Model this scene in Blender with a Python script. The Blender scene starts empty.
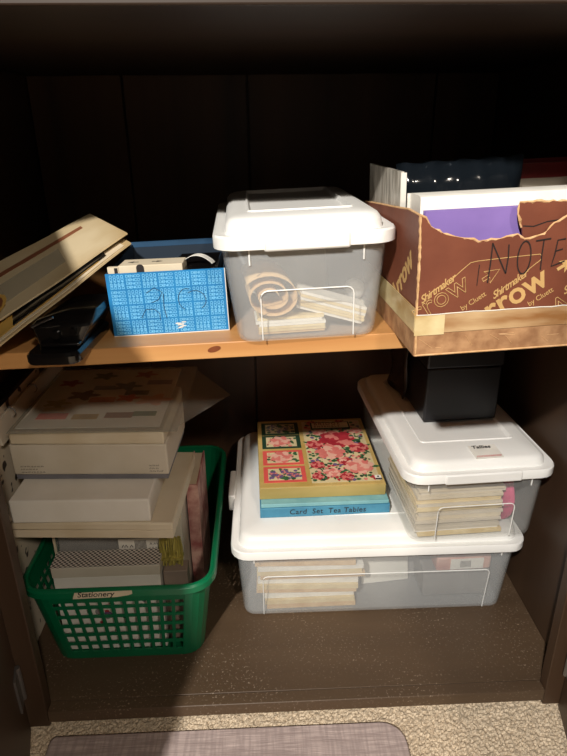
import bpy, bmesh, math, random
from mathutils import Vector, Matrix
random.seed(7)
S = bpy.context.scene
COL = S.collection
PI = math.pi

# ---------------------------------------------------------------- camera
CAM = (-0.042, -0.6426, 0.8041); PITCH, YAW, ROLL, FPX = 0.4011, 0.0379, -0.0103, 600.0
cam_d = bpy.data.cameras.new('camera'); cam = bpy.data.objects.new('camera', cam_d); COL.objects.link(cam)
fwd = Vector((math.sin(YAW)*math.cos(PITCH), math.cos(YAW)*math.cos(PITCH), -math.sin(PITCH)))
r0 = Vector((math.cos(YAW), -math.sin(YAW), 0)); u0 = r0.cross(fwd)
rt = r0*math.cos(ROLL) + u0*math.sin(ROLL); up = -r0*math.sin(ROLL) + u0*math.cos(ROLL)
M = Matrix((rt, up, -fwd)).transposed().to_4x4(); M.translation = Vector(CAM)
cam.matrix_world = M
cam_d.sensor_fit = 'VERTICAL'; cam_d.sensor_height = 36.0; cam_d.lens = FPX/756.0*36.0
cam_d.clip_start = 0.01; cam_d.clip_end = 50
S.camera = cam
# ---------------------------------------------------------------- world and lamps
w = bpy.data.worlds.new('world'); S.world = w; w.use_nodes = True
w.node_tree.nodes['Background'].inputs[0].default_value = (1.0, 0.86, 0.72, 1)
w.node_tree.nodes['Background'].inputs[1].default_value = 0.065
def lamp(name, loc, target, size, power, color):
    d = bpy.data.lights.new(name, 'AREA'); d.shape = 'DISK'; d.size = size; d.energy = power; d.color = color
    o = bpy.data.objects.new(name, d); COL.objects.link(o); o.location = loc
    o.rotation_euler = (Vector(target) - Vector(loc)).to_track_quat('-Z', 'Y').to_euler()
    return o
lamp('ceiling_lamp', (-0.75, -2.0, 2.18), (0, 0.1, 0.5), 0.09, 102, (1.0, 0.955, 0.895))
lamp('ceiling_lamp_second', (0.7, -2.3, 2.3), (0, 0.1, 0.5), 0.2, 27, (1.0, 0.88, 0.74))
S.view_settings.view_transform = 'Standard'; S.view_settings.look = 'None'
S.view_settings.exposure = 0.0; S.view_settings.gamma = 1.0; S.view_settings.use_curve_mapping = False

# ---------------------------------------------------------------- materials
def lin(c):
    if isinstance(c, str):
        c = [int(c[i:i+2], 16)/255 for i in (0, 2, 4)]
    return tuple(x/12.92 if x <= .04045 else ((x+.055)/1.055)**2.4 for x in c)
def mat(name, c, rough=.6, c2=None, scale=30, stretch=(1, 1, 1), bump=0, bscale=None, metallic=0, coat=0, lo=.35, hi=.65, detail=4, spec=.5, obj_coord=True):
    m = bpy.data.materials.new(name); m.use_nodes = True
    nt = m.node_tree; N = nt.nodes; L = nt.links; b = N['Principled BSDF']
    b.inputs['Base Color'].default_value = (*lin(c), 1); b.inputs['Roughness'].default_value = rough
    b.inputs['Metallic'].default_value = metallic; b.inputs['Coat Weight'].default_value = coat
    b.inputs['Specular IOR Level'].default_value = spec
    tc = N.new('ShaderNodeTexCoord'); mp = N.new('ShaderNodeMapping'); mp.inputs['Scale'].default_value = stretch
    L.new(tc.outputs['Object'], mp.inputs['Vector'])
    if c2 is None:
        cl = lin(c); c2l = tuple(x*.86 for x in cl)
    else: c2l = lin(c2)
    n = N.new('ShaderNodeTexNoise'); n.inputs['Scale'].default_value = scale; n.inputs['Detail'].default_value = detail
    L.new(mp.outputs[0], n.inputs['Vector'])
    r = N.new('ShaderNodeValToRGB'); r.color_ramp.elements[0].position = lo; r.color_ramp.elements[1].position = hi
    r.color_ramp.elements[0].color = (*c2l, 1); r.color_ramp.elements[1].color = (*lin(c), 1)
    L.new(n.outputs['Fac'], r.inputs['Fac']); L.new(r.outputs['Color'], b.inputs['Base Color'])
    if bump:
        n2 = N.new('ShaderNodeTexNoise'); n2.inputs['Scale'].default_value = bscale or scale*3; n2.inputs['Detail'].default_value = 3
        L.new(mp.outputs[0], n2.inputs['Vector'])
        bp = N.new('ShaderNodeBump'); bp.inputs['Strength'].default_value = bump; bp.inputs['Distance'].default_value = .002
        L.new(n2.outputs['Fac'], bp.inputs['Height']); L.new(bp.outputs[0], b.inputs['Normal'])
    return m
def clear(name, c, haze, rough=.25, tint=(.93, .94, .93)):
    m = bpy.data.materials.new(name); m.use_nodes = True
    nt = m.node_tree; N = nt.nodes; L = nt.links; b = N['Principled BSDF']
    b.inputs['Base Color'].default_value = (*lin(c), 1); b.inputs['Roughness'].default_value = rough
    t = N.new('ShaderNodeBsdfTransparent'); t.inputs[0].default_value = (*tint, 1)
    mx = N.new('ShaderNodeMixShader')
    n = N.new('ShaderNodeTexNoise'); n.inputs['Scale'].default_value = 14; n.inputs['Detail'].default_value = 3
    mr = N.new('ShaderNodeMapRange'); mr.inputs['To Min'].default_value = haze*.75; mr.inputs['To Max'].default_value = haze*1.25
    tc = N.new('ShaderNodeTexCoord'); L.new(tc.outputs['Object'], n.inputs['Vector']); L.new(n.outputs['Fac'], mr.inputs['Value'])
    L.new(mr.outputs[0], mx.inputs['Fac'])
    L.new(t.outputs[0], mx.inputs[1]); L.new(b.outputs[0], mx.inputs[2]); L.new(mx.outputs[0], N['Material Output'].inputs[0])
    return m
def checker(name, c1, c2, scale):
    m = bpy.data.materials.new(name); m.use_nodes = True
    nt = m.node_tree; N = nt.nodes; L = nt.links; b = N['Principled BSDF']; b.inputs['Roughness'].default_value = .35
    tc = N.new('ShaderNodeTexCoord')
    k = N.new('ShaderNodeTexChecker'); k.inputs['Scale'].default_value = scale
    k.inputs['Color1'].default_value = (*lin(c1), 1); k.inputs['Color2'].default_value = (*lin(c2), 1)
    mp = N.new('ShaderNodeMapping'); mp.inputs['Location'].default_value = (.0011, .0013, .0017)
    L.new(tc.outputs['Object'], mp.inputs[0]); L.new(mp.outputs[0], k.inputs['Vector']); L.new(k.outputs['Color'], b.inputs['Base Color'])
    return m
def wood(name, c1, c2, scale, stretch, rough=.5, bump=.15):
    m = mat(name, c1, rough, c2, scale, stretch, bump, scale*1.5, detail=8, lo=.3, hi=.72)
    return m

m_dark = wood('dark_stained_wood', '4a3626', '36261a', 9, (1, 1, .09), .45)
m_darkx = wood('dark_stained_wood_crosswise', '5c4936', '453526', 10, (.1, 1, 1), .5, .2)
def dusty(m):
    nt = m.node_tree; N = nt.nodes; L = nt.links; b = N['Principled BSDF']
    src = b.inputs['Base Color'].links[0].from_socket
    tc = N.new('ShaderNodeTexCoord'); n1 = N.new('ShaderNodeTexNoise'); n1.inputs['Scale'].default_value = 260; n1.inputs['Detail'].default_value = 2
    n2 = N.new('ShaderNodeTexNoise'); n2.inputs['Scale'].default_value = 9
    r1 = N.new('ShaderNodeMapRange'); r1.inputs['From Min'].default_value = .60; r1.inputs['From Max'].default_value = .72
    r2 = N.new('ShaderNodeMapRange'); r2.inputs['From Min'].default_value = .35; r2.inputs['From Max'].default_value = .7
    mu = N.new('ShaderNodeMath'); mu.operation = 'MULTIPLY'; mx = N.new('ShaderNodeMixRGB'); mx.inputs[2].default_value = (*lin('9c8a78'), 1)
    L.new(tc.outputs['Object'], n1.inputs['Vector']); L.new(tc.outputs['Object'], n2.inputs['Vector'])
    L.new(n1.outputs['Fac'], r1.inputs['Value']); L.new(n2.outputs['Fac'], r2.inputs['Value'])
    L.new(r1.outputs[0], mu.inputs[0]); L.new(r2.outputs[0], mu.inputs[1]); L.new(mu.outputs[0], mx.inputs[0]); L.new(src, mx.inputs[1]); L.new(mx.outputs[0], b.inputs['Base Color'])
dusty(m_darkx)
m_back = wood('dark_back_board', '64462f', '422e20', 8, (1.6, 1, .07), .5)
m_pine = wood('pine_board', 'd6a468', 'b67c46', 12, (.12, 1.4, 2), .45)
m_carpet = mat('beige_carpet', 'dccab0', .95, 'a8957c', 420, bump=.5, lo=.38, hi=.6)
m_mat = mat('grey_woven_mat', 'bcaaa4', .85, '9c8b86', 170, (.10, 1.2, 1), .4, 400)
def woven(m):
    nt = m.node_tree; N = nt.nodes; L = nt.links; b = N['Principled BSDF']; src = b.inputs['Base Color'].links[0].from_socket
    tc = N.new('ShaderNodeTexCoord'); mp = N.new('ShaderNodeMapping'); mp.inputs['Scale'].default_value = (1.2, .10, 1); n1 = N.new('ShaderNodeTexNoise'); n1.inputs['Scale'].default_value = 170
    L.new(tc.outputs['Object'], mp.inputs[0]); L.new(mp.outputs[0], n1.inputs['Vector'])
    r1 = N.new('ShaderNodeMapRange'); r1.inputs['From Min'].default_value = .42; r1.inputs['From Max'].default_value = .6; r1.inputs['To Max'].default_value = .55
    mx = N.new('ShaderNodeMixRGB'); mx.inputs[2].default_value = (*lin('8f7f7c'), 1)
    L.new(n1.outputs['Fac'], r1.inputs['Value']); L.new(r1.outputs[0], mx.inputs[0]); L.new(src, mx.inputs[1]); L.new(mx.outputs[0], b.inputs['Base Color'])
woven(m_mat)
m_white = mat('white_plastic', 'efeeea', .38, 'e6e5e0', 6)
m_frost = clear('frosted_clear_plastic', 'eef1f2', .19, .3, (.985, .99, .988))
m_frost2 = clear('clear_plastic', 'eef0ee', .10, .18, (.985, .985, .98))
m_emboss = mat('embossed_white_plastic', 'f2f2ee', .4)
m_green = mat('green_plastic', '006c44', .38, '00603c', 5, coat=.2)
m_kraft = mat('brown_carton', '7c4530', .55, '6d3a28', 16, bump=.1, bscale=120)
m_tan = mat('worn_tan_carton', 'b48a62', .75, '8f6644', 60, (1, 1, 1), .3, 160)
m_tear = mat('torn_carton_edge', 'd9b083', .9, 'c29766', 90, bump=.4, bscale=200)
m_tape = mat('yellowed_tape', 'e6d8aa', .3, 'b8965e', 30, (.5, .5, 1), coat=.5)
m_tape2 = mat('browned_tape', 'd0b288', .3, '96693f', 34, (.3, 1, 1.4), coat=.5)
m_gold = mat('gold_print', 'c9a268', .6)
m_ink = mat('black_ink', '221b1a', .6)
m_inkblue = mat('blue_black_ink', '14203a', .6)
m_blue = mat('bright_blue_card', '147cb8', .55, '0f70aa', 25)
m_bluel = mat('pale_blue_print', '74c0ea', .55)
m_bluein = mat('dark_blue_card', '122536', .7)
m_grey = mat('grey_card', '8d8a86', .7)
m_card = mat('white_card', 'e3dfd6', .6, 'd9d4c8', 12)
m_card2 = mat('offwhite_card', 'cfc6b6', .62, 'c3b8a4', 12)
m_card3 = mat('cream_card', 'd8ccb4', .62, 'c9b99c', 12)
m_sheet = mat('cream_paper', 'e2cfa2', .7, 'd2b984', 40, (1, 1, 1))
m_sheet2 = mat('tan_paper', 'd9b98c', .7, 'c7a272', 40)
m_sheet3 = mat('white_paper', 'eeeae0', .7)
m_black = mat('black_plastic', '0c0b0b', .22, '121010', 20, coat=.4)
m_blackm = mat('black_satin_card', '17151a', .38, '100f12', 20)
m_chrome = mat('bright_metal', 'cfcfcf', .25, metallic=1)
m_port = mat('manila_board', 'cfbd9a', .42, 'b49c72', 9, coat=.25)
m_port2 = mat('yellowed_sheet', 'c8a050', .6, '9a7a3c', 14)
m_brown = mat('brown_ribbon', '7d4a2e', .7)
m_purple = mat('purple_folder', '8a72b8', .55, '7d66aa', 14)
m_red = mat('dark_red_cover', '8c1f22', .5)
m_bag = clear('dark_shiny_film', '1a2026', .55, .12, (.35, .38, .42))
m_film = clear('thin_clear_film', 'd8d0c4', .16, .12)
m_silver = mat('crinkled_pale_wrap', 'cfc9bd', .35, '8d867a', 40, (3, 3, .5), .8, 60, coat=.4)
m_gbox = mat('gold_card', 'c6aa6a', .5, 'b59650', 20)
m_gside = mat('olive_gold_side', 'b09a5c', .45, '9c894c', 14, (.4, 1, 1), coat=.3)
m_teal = mat('blue_box_side', '4488a4', .55, '387896', 30)
m_teall = mat('pale_teal_card', '80b2b6', .55, '6ea2a8', 30)
m_ging = checker('gingham_print', 'd9d2c8', '4a423c', 260)
m_pinkm = mat('pink_tissue', 'd0527e', .5, 'b63a68', 30)
m_cream = mat('cream_print', 'd6c598', .5)
m_roseA = mat('rose_pink', 'd88478', .5, 'cf7068', 60)
m_roseB = mat('rose_pale', 'e6b09c', .5)
m_roseC = mat('rose_red', 'b2323c', .5, '9c2632', 60)
m_leaf = mat('leaf_green', '3f6a42', .5, '2f5536', 60)
m_plum = mat('plum_petal', '6e587e', .5)
m_dgreen = mat('deep_green_print', '23402e', .5)
m_coral = mat('coral_print', 'dc5a52', .5)
m_straw = mat('straw_raffia', 'b3a552', .6, '7d7434', 80, (3, 3, .3))
m_floral = mat('floral_cover', 'cfa79a', .6, '9a5a58', 45)
m_patt = mat('patterned_spine', 'e0d2bc', .6, '4a4038', 55, lo=.33, hi=.37, detail=1)
m_bluebook = mat('blue_spine', '2a78b8', .5)
m_redink = mat('red_ink', 'cc4048', .6)
m_redd = mat('brick_red_ink', '9a3a34', .6)
m_skin = mat('ivory_ball', 'd6d6d2', .4)

# ---------------------------------------------------------------- mesh helpers
class MB:
    def __init__(s): s.v = []; s.f = []; s.mi = []; s.mats = []; s.cur = 0
    def use(s, m):
        if m not in s.mats: s.mats.append(m)
        s.cur = s.mats.index(m); return s
    def add(s, vs, fs, M=None):
        o = len(s.v)
        s.v += [tuple(M @ Vector(v)) if M else tuple(v) for v in vs]
        for f in fs: s.f.append([i+o for i in f]); s.mi.append(s.cur)
        return s
    def box(s, x0, x1, y0, y1, z0, z1, M=None):
        v = [(x0,y0,z0),(x1,y0,z0),(x1,y1,z0),(x0,y1,z0),(x0,y0,z1),(x1,y0,z1),(x1,y1,z1),(x0,y1,z1)]
        return s.add(v, [(3,2,1,0),(4,5,6,7),(0,1,5,4),(1,2,6,5),(2,3,7,6),(3,0,4,7)], M)
    def loft(s, rings, cap0=True, cap1=True, close=False, M=None):
        n = len(rings[0]); v = [p for r in rings for p in r]; f = []
        m = len(rings)
        for j in range(m if close else m-1):
            a, b = j*n, ((j+1) % m)*n
            for i in range(n): f.append((a+i, a+(i+1) % n, b+(i+1) % n, b+i))
        if not close:
            if cap0: f.append(tuple(range(n-1, -1, -1)))
            if cap1: f.append(tuple((m-1)*n+i for i in range(n)))
        return s.add(v, f, M)
    def tube(s, path, r, n=8, closed=False, M=None):
        P = [Vector(p) for p in path]; rings = []
        m = len(P)
        for i, p in enumerate(P):
            a = P[(i-1) % m] if (closed or i > 0) else p; b = P[(i+1) % m] if (closed or i < m-1) else p
            t = (b-a).normalized(); h = Vector((0, 0, 1)) if abs(t.z) < .9 else Vector((1, 0, 0))
            u = t.cross(h).normalized(); q = t.cross(u)
            rr = r[i] if isinstance(r, (list, tuple)) else r
            rings.append([tuple(p + u*math.cos(2*PI*k/n)*rr + q*math.sin(2*PI*k/n)*rr) for k in range(n)])
        return s.loft(rings, close=closed, M=M)
    def prism(s, pts, z0, z1, M=None):
        return s.loft([[(x, y, z0) for x, y in pts], [(x, y, z1) for x, y in pts]], M=M)
    def build(s, name, m=None, parent=None, smooth=False, bevel=0, seg=2, solid=0, sub=0):
        me = bpy.data.meshes.new(name); me.from_pydata(s.v, [], s.f); me.update()
        mats = s.mats if s.mats else [m]
        if m is not None and s.mats == []: mats = [m]
        for k in mats: me.materials.append(k)
        if s.mats: me.polygons.foreach_set('material_index', s.mi)
        bm = bmesh.new(); bm.from_mesh(me); bmesh.ops.recalc_face_normals(bm, faces=bm.faces); bm.to_mesh(me); bm.free()
        o = bpy.data.objects.new(name, me); COL.objects.link(o)
        if parent is not None: o.parent = parent
        if solid:
            k = o.modifiers.new('s', 'SOLIDIFY'); k.thickness = solid; k.offset = 0
        if bevel:
            k = o.modifiers.new('b', 'BEVEL'); k.width = bevel; k.segments = seg; k.limit_method = 'ANGLE'; k.angle_limit = .6
        if sub:
            k = o.modifiers.new('u', 'SUBSURF'); k.levels = sub; k.render_levels = sub
        if smooth or bevel:
            me.polygons.foreach_set('use_smooth', [True]*len(me.polygons))
            me.set_sharp_from_angle(angle=math.radians(38))
        return o
def rr(w, d, r, z, cx=0, cy=0, n=5):
    r = min(r, w/2-1e-4, d/2-1e-4); pts = []
    for k, (sx, sy) in enumerate(((1, -1), (1, 1), (-1, 1), (-1, -1))):
        for i in range(n+1):
            a = -PI/2 + k*PI/2 + i*PI/2/n
            pts.append((cx + sx*(w/2-r) + r*math.cos(a), cy + sy*(d/2-r) + r*math.sin(a), z))
    return pts
def thing(name, label, cat, loc=(0, 0, 0), rot=(0, 0, 0), group=None):
    o = bpy.data.objects.new(name, None); COL.objects.link(o); o.empty_display_size = .02
    o.location = loc; o.rotation_euler = rot; o['label'] = label; o['category'] = cat
    if group: o['group'] = group
    return o
def tag(o, label, cat, loc=None, rot=None, group=None):
    o['label'] = label; o['category'] = cat
    if loc is not None: o.location = loc
    if rot is not None: o.rotation_euler = rot
    if group: o['group'] = group
    return o
def text(name, s, size, m, parent, Mx, offset=0, shear=0, outline=0, space=1.0, thick=.00012):
    cu = bpy.data.curves.new(name, 'FONT'); cu.body = s; cu.size = size; cu.shear = shear; cu.space_character = space
    cu.resolution_u = 3
    if outline: cu.fill_mode = 'NONE'; cu.bevel_depth = outline; cu.bevel_resolution = 0
    else: cu.offset = offset; cu.extrude = thick
    o = bpy.data.objects.new(name+'_tmp', cu); COL.objects.link(o)
    me = bpy.data.meshes.new_from_object(o.evaluated_get(bpy.context.evaluated_depsgraph_get()))
    bpy.data.objects.remove(o); bpy.data.curves.remove(cu)
    me.name = name; me.transform(Mx); me.materials.clear(); me.materials.append(m)
    q = bpy.data.objects.new(name, me); COL.objects.link(q); q.parent = parent
    return q
def frame(o, ux, uy):
    ux = Vector(ux).normalized(); uy = Vector(uy).normalized(); uz = ux.cross(uy)
    R = Matrix((ux, uy, uz)).transposed().to_4x4(); R.translation = Vector(o); return R
FRONT = lambda x, y, z: frame((x, y, z), (1, 0, 0), (0, 0, 1))     # a sheet standing upright, facing -Y
def ribbon(mb, pts, w, M, th=.00015):
    P = [Vector((a, b, 0)) for a, b in pts]
    L, R_ = [], []
    for i, p in enumerate(P):
        a = P[max(i-1, 0)]; b = P[min(i+1, len(P)-1)]; t = (b-a).normalized(); n = Vector((-t.y, t.x, 0))
        L.append(p+n*w/2); R_.append(p-n*w/2)
    rings = [[(L[i].x, L[i].y, 0), (R_[i].x, R_[i].y, 0), (R_[i].x, R_[i].y, th), (L[i].x, L[i].y, th)] for i in range(len(P))]
    mb.loft(rings, M=M)
def arc(cx, cy, rx, ry, a0, a1, n=12):
    return [(cx+rx*math.cos(a0+(a1-a0)*i/n), cy+ry*math.sin(a0+(a1-a0)*i/n)) for i in range(n+1)]

# ---------------------------------------------------------------- the setting
ZC = -0.040
NX, NY = 420, 150
cv, cf = [], []
for j in range(NY):
    for i in range(NX):
        cv.append((-.62 + 1.24*i/(NX-1), -.40 + .44*j/(NY-1), ZC - .002 + random.random()*.0042))
for j in range(NY-1):
    for i in range(NX-1):
        a = j*NX+i; cf.append((a, a+1, a+NX+1, a+NX))
mb = MB(); mb.v = cv; mb.f = cf; mb.mi = [0]*len(cf)
mb.mats = [m_carpet]
o = mb.build('floor', None); o['kind'] = 'structure'; o['label'] = 'beige looped carpet in front of the cabinet'
mb = MB(); mb.box(-2.2, 2.2, -3.0, -.40, ZC-.02, ZC); mb.box(-2.2, -.62, -.40, .9, ZC-.02, ZC); mb.box(.62, 2.2, -.40, .9, ZC-.02, ZC)
mb.build('carpet_field', m_carpet, o)

XL, XR, YB = -.462, .420, .60
XS = .375; XSR = .379
TOPZ = .889
cab = thing('cabinet', 'dark brown stained wooden cabinet with open doors', 'cabinet', (0, 0, 0))
# back boards, four of them with open joints
seams = [XL, -.288, -.057, .299, XR]
for a, b in zip(seams[:-1], seams[1:]):
    MB().box(a+.0015, b-.0015, YB, YB+.012, 0, TOPZ).build('back_board', m_back, cab, bevel=.0015)
MB().box(XL-.02, XR+.02, YB+.0125, YB+.02, -.03, TOPZ+.02).build('back_panel', m_dark, cab)
MB().box(XL-.018, XL, .0205, YB+.012, -.038, TOPZ).build('side_panel', m_dark, cab, bevel=.001)
MB().box(XR, XR+.018, .0205, YB+.012, -.038, TOPZ).build('side_panel', m_dark, cab, bevel=.001)
MB().box(XL, XR, .0205, YB, -.018, 0).build('bottom_panel', m_darkx, cab, bevel=.0008)
MB().box(-XS, XSR, 0, .02, -.0215, 0).build('bottom_rail', m_darkx, cab, bevel=.0012)
MB().box(XL-.018, -XS, 0, .02, -.030, TOPZ).build('stile', m_dark, cab, bevel=.0015)
MB().box(XSR, XR+.018, 0, .02, -.030, TOPZ).build('stile', m_dark, cab, bevel=.0015)
MB().box(XL-.03, XR+.03, -.10, YB+.02, TOPZ, TOPZ+.03).build('top_panel', wood('shade_darkened_wood', '36261b', '261a12', 10, (.1, 1, 1), .5, .2), cab, bevel=.002)  # wood colour darkened to put the underside's shade into the material
def door(hx, dx, dy, side):
    d = Vector((dx, dy, 0)).normalized(); n = Vector((-d.y, d.x, 0))*side
    F = frame((hx, -.004, 0), d, (0, 0, 1)); F2 = F
    mb = MB(); y = 1 if side > 0 else -1
    z0, z1 = (0, .020) if side > 0 else (-.020, 0)
    mb.box(0, .395, -.030, TOPZ-.012, z0, z1, M=F)
    dr = mb.build('door', m_dark, cab, bevel=.002)
    zin = 0
    for hz in (.075, .70):
        h = MB(); s2 = -.0015 if side > 0 else .0015
        h.box(.012, .034, hz-.03, hz+.03, min(zin, zin+s2*2), max(zin, zin+s2*2), M=F)
        h.tube([tuple(F @ Vector((.008, hz-.03, zin+s2*2))), tuple(F @ Vector((.008, hz+.03, zin+s2*2)))], .004)
        h.build('hinge', m_hinge, dr, smooth=True)
m_hinge = mat('dull_metal', '8d8a86', .35, metallic=.8)
door(.402, -.226, -.974, -1)
door(-.402, .285, -.96, 1)

TILT = .032; ST = -math.atan(TILT); Z0S = .573
def sz(x, h=0): return Z0S + TILT*x + h
# the loose pine shelf
mb = MB(); c = math.cos(ST)
mb.box(XL+.004, XR-.004, .02, YB-.002, -.02, 0)
shelf = mb.build('shelf_board', m_pine, None, bevel=.0012)
tag(shelf, 'orange pine board shelf across the middle of the cabinet', 'shelf', (0, 0, Z0S), (0, ST, 0))
k = MB()
k.use(wood('pine_knot', '8a4a22', '6b3216', 30, (1, 1, 1)))
k.prism(arc(.0, 0, .008, .0035, 0, 2*PI, 16)[:-1], 0, .0004, M=frame((-.098, .0198, -.008), (1, 0, .2), (0, .0, 1)))
k.build('knot', None, shelf)

# floor mat
pts = []
for cx, cy, a in ((.157-.035, -.50+.035, -PI/2), (.157-.035, -.014-.035, 0), (-.36, -.014-.01, PI/2), (-.36, -.50+.03, PI)):
    r = .035 if cx > 0 else .01
    pts += [(cx+r*math.cos(a+i*PI/2/6), cy+r*math.sin(a+i*PI/2/6)) for i in range(7)]
mb = MB(); mb.prism(pts, 0, .005)
o = mb.build('floor_mat', m_mat, None, bevel=.002)
tag(o, 'grey woven floor mat with a rounded corner on the carpet', 'mat', (0, 0, ZC+.0023))

# ---------------------------------------------------------------- clear storage boxes
def clear_box(name, label, loc, rot, bw, bl, tw, tl, W, L, h0, dome, rec, latch, eb, frost=m_frost, group='clear storage boxes with white lids'):
    t = thing(name, label, 'storage box', loc, rot, group)
    th = .0016
    mb = MB(); R = .022
    lerp = lambda z: (bw+(tw-bw)*z/h0, bl+(tl-bl)*z/h0)
    out = [rr(bw-.012, bl-.012, R-.006, 0), rr(bw-.003, bl-.003, R-.002, .002), rr(*lerp(.008), R, .008), rr(*lerp(h0*.5), R+.003, h0*.5), rr(tw, tl, R+.006, h0+.002)]
    inn = [rr(tw-2*th, tl-2*th, R+.005, h0+.002), rr(lerp(.01)[0]-2*th, lerp(.01)[1]-2*th, R-.001, .009), rr(bw-.014, bl-.014, R-.008, .0022)]
    mb.loft(out+inn)
    mb.build('body', frost, t, smooth=True)
    mb = MB(); zr = h0+.0145
    dw = .026
    rings = [rr(W-.008, L-.008, .026, h0-.001), rr(W, L, .030, h0), rr(W, L, .030, zr-.002), rr(W-.003, L-.003, .029, zr),
             rr(W-dw, L-dw, .022, zr-.001), rr(W-dw-.003, L-dw-.003, .022, zr+(dome-zr)*.55), rr(W-dw-.010, L-dw-.010, .022, zr+(dome-zr)*.85), rr(W-dw-.022, L-dw-.022, .020, dome)]
    rw, rl, rcy = rec
    rings += [rr(rw, rl, .006, dome, 0, rcy), rr(rw-.004, rl-.004, .005, dome-.003, 0, rcy)]
    mb.loft(rings)
    lid = mb.build('lid', m_white, t, smooth=True)
    # raised rib round the recess
    mb = MB(); mb.tube(rr(rw+.003, rl+.003, .006, dome+.0002, 0, rcy), .0016, 6, closed=True); mb.build('rib', m_white, lid, smooth=True)
    lw, ax = latch
    for sgn in (-1, 1):
        mb = MB()
        if ax == 'y': mb.box(-lw, lw, sgn*(L/2-.003), sgn*(L/2+.0018), h0-.0025, zr+.0003)
        else: mb.box(sgn*(W/2-.003), sgn*(W/2+.010), -lw, lw, h0-.012, zr+.006)
        mb.build('latch', m_white, lid, bevel=.0025)
    # embossed handle outline on the front wall
    ex, ez0, ez1 = eb
    fy = lambda z: -(bl+(tl-bl)*z/h0)/2 - .0004
    mb = MB(); rad = .008
    path = [(-ex, fy(.004), .004)] + [(-ex, fy(ez0), ez0)]
    path += [(-ex+rad-rad*math.cos(a), fy(ez1-rad+rad*math.sin(a)), ez1-rad+rad*math.sin(a)) for a in (0, .5, 1.05, PI/2)]
    path += [(ex-rad+rad*math.sin(a), fy(ez1-rad+rad*math.cos(a)), ez1-rad+rad*math.cos(a)) for a in (0, .5, 1.05, PI/2)]
    path += [(ex, fy(ez0), ez0), (ex, fy(.004), .004)]
    mb.tube(path, .0008, 6); mb.build('handle_outline', m_emboss, t, smooth=True)
    for sx in (-1, 1):
        mb = MB(); z = h0-.018
        mb.tube([(sx*(tw/2-.03), fy(z), z), (sx*(tw/2-.03), fy(h0-.002), h0-.002)], .001, 6); mb.build('rib_mark', m_emboss, t, smooth=True)
    return t
def stack(name, label, cat, loc, rot, w, d, layers, group=None, jit=.002):
    """a pile of sheets, each sheet a part"""
    t = thing(name, label, cat, loc, rot, group); z = 0
    for th, m in layers:
        jx, jy = random.uniform(-jit, jit), random.uniform(-jit, jit)
        MB().box(-w/2+jx, w/2+jx, -d/2+jy, d/2+jy, z, z+th*.93).build('sheet', m, t); z += th
    return t

B1 = (.007, .152)
Bz = sz(B1[0])+.0008
clear_box('storage_box', 'clear plastic box with white lid on the pine shelf holding a paper roll', (B1[0], B1[1], Bz), (0, ST, .034),
          .160, .285, .184, .305, .200, .322, .110, .141, (.115, .215, .01), (.046, 'y'), (.052, .012, .062))
zf = Bz+.0030
stack('card_bundle', 'flat bundle of cream strips lying under the paper roll', 'paper bundle', (-.008, .050, zf), (0, ST, .05), .078, .045,
      [(.0034, random.choice((m_sheet, m_sheet3, m_sheet2))) for _ in range(6)], 'bundles of cream paper strips')
t = stack('card_bundle', 'bundle of cream strips slanting down to the right inside the clear shelf box', 'paper bundle', (.038, .056, zf+.0165), (0, .30, .10), .082, .040,
      [(.0036, random.choice((m_sheet, m_sheet3, m_sheet))) for _ in range(6)], 'bundles of cream paper strips')
# rolled sheet
mb = MB(); prof = []
for i in range(61):
    a = i/60*2*PI*2.35; r = .0080+.00145*a
    prof.append((r*math.cos(a+.4)*1.15, r*math.sin(a+.4)*.9))
rings = [[(x, y0, z) for y0 in (-.045, -.015, .015, .045)] for x, z in prof]
v = [p for r_ in rings for p in r_]; f = []
for i in range(60):
    for j in range(3): f.append((i*4+j, i*4+j+1, (i+1)*4+j+1, (i+1)*4+j))
mb.add(v, f)
o = mb.build('paper_roll', m_sheet2, None, smooth=True, solid=.0009)
tag(o, 'loosely rolled tan paper strip seen end on inside the clear shelf box', 'paper roll', (-.034, .062, zf+.0455), (0, .1, .1))
# folded plan sheet at the back, leaning
mb = MB(); mb.box(-.055, .055, 0, .004, 0, .075)
o = mb.build('folded_sheet', m_card2, None); tag(o, 'grey white folded sheet leaning behind the roll in the clear shelf box', 'paper', (.0, .19, zf+.002), (-.35, ST, .05))
mb = MB(); N_ = 14
rings = [[(.0135*math.sin(PI*(i+.02)/(N_+.04))*math.cos(2*PI*k/20), .0135*math.sin(PI*(i+.02)/(N_+.04))*math.sin(2*PI*k/20), -.0135*math.cos(PI*(i+.02)/(N_+.04))) for k in range(20)] for i in range(N_+1)]
mb.loft(rings); o = mb.build('white_ball', m_skin, None, smooth=True)
tag(o, 'small white ball at the right inside the clear shelf box', 'ball', (.078, .105, zf+.0135+.018))
mb = MB(); mb.box(-.018, .018, -.03, .03, 0, .0175); o = mb.build('small_carton', m_card2, None, bevel=.001)
tag(o, 'small pale carton under the white ball in the clear shelf box', 'carton', (.072, .125, zf), (0, ST, .05))

BG = (.146, .347)
clear_box('storage_box', 'large low clear plastic box with white lid on the cabinet bottom', (BG[0], BG[1], .0005), (0, 0, -.004),
          .462, .345, .478, .378, .494, .404, .146, .180, (.36, .26, 0), (.045, 'x'), (.195, .02, .095))
RB = (.281, .316)
RBZ = .1812
rbx = clear_box('storage_box', 'clear plastic box with label on its white lid stacked upon the large low box', (RB[0], RB[1], RBZ), (0, 0, .048),
          .205, .358, .224, .370, .242, .388, .119, .148, (.150, .25, .01), (.060, 'y'), (.062, .012, .068), m_frost2)
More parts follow.
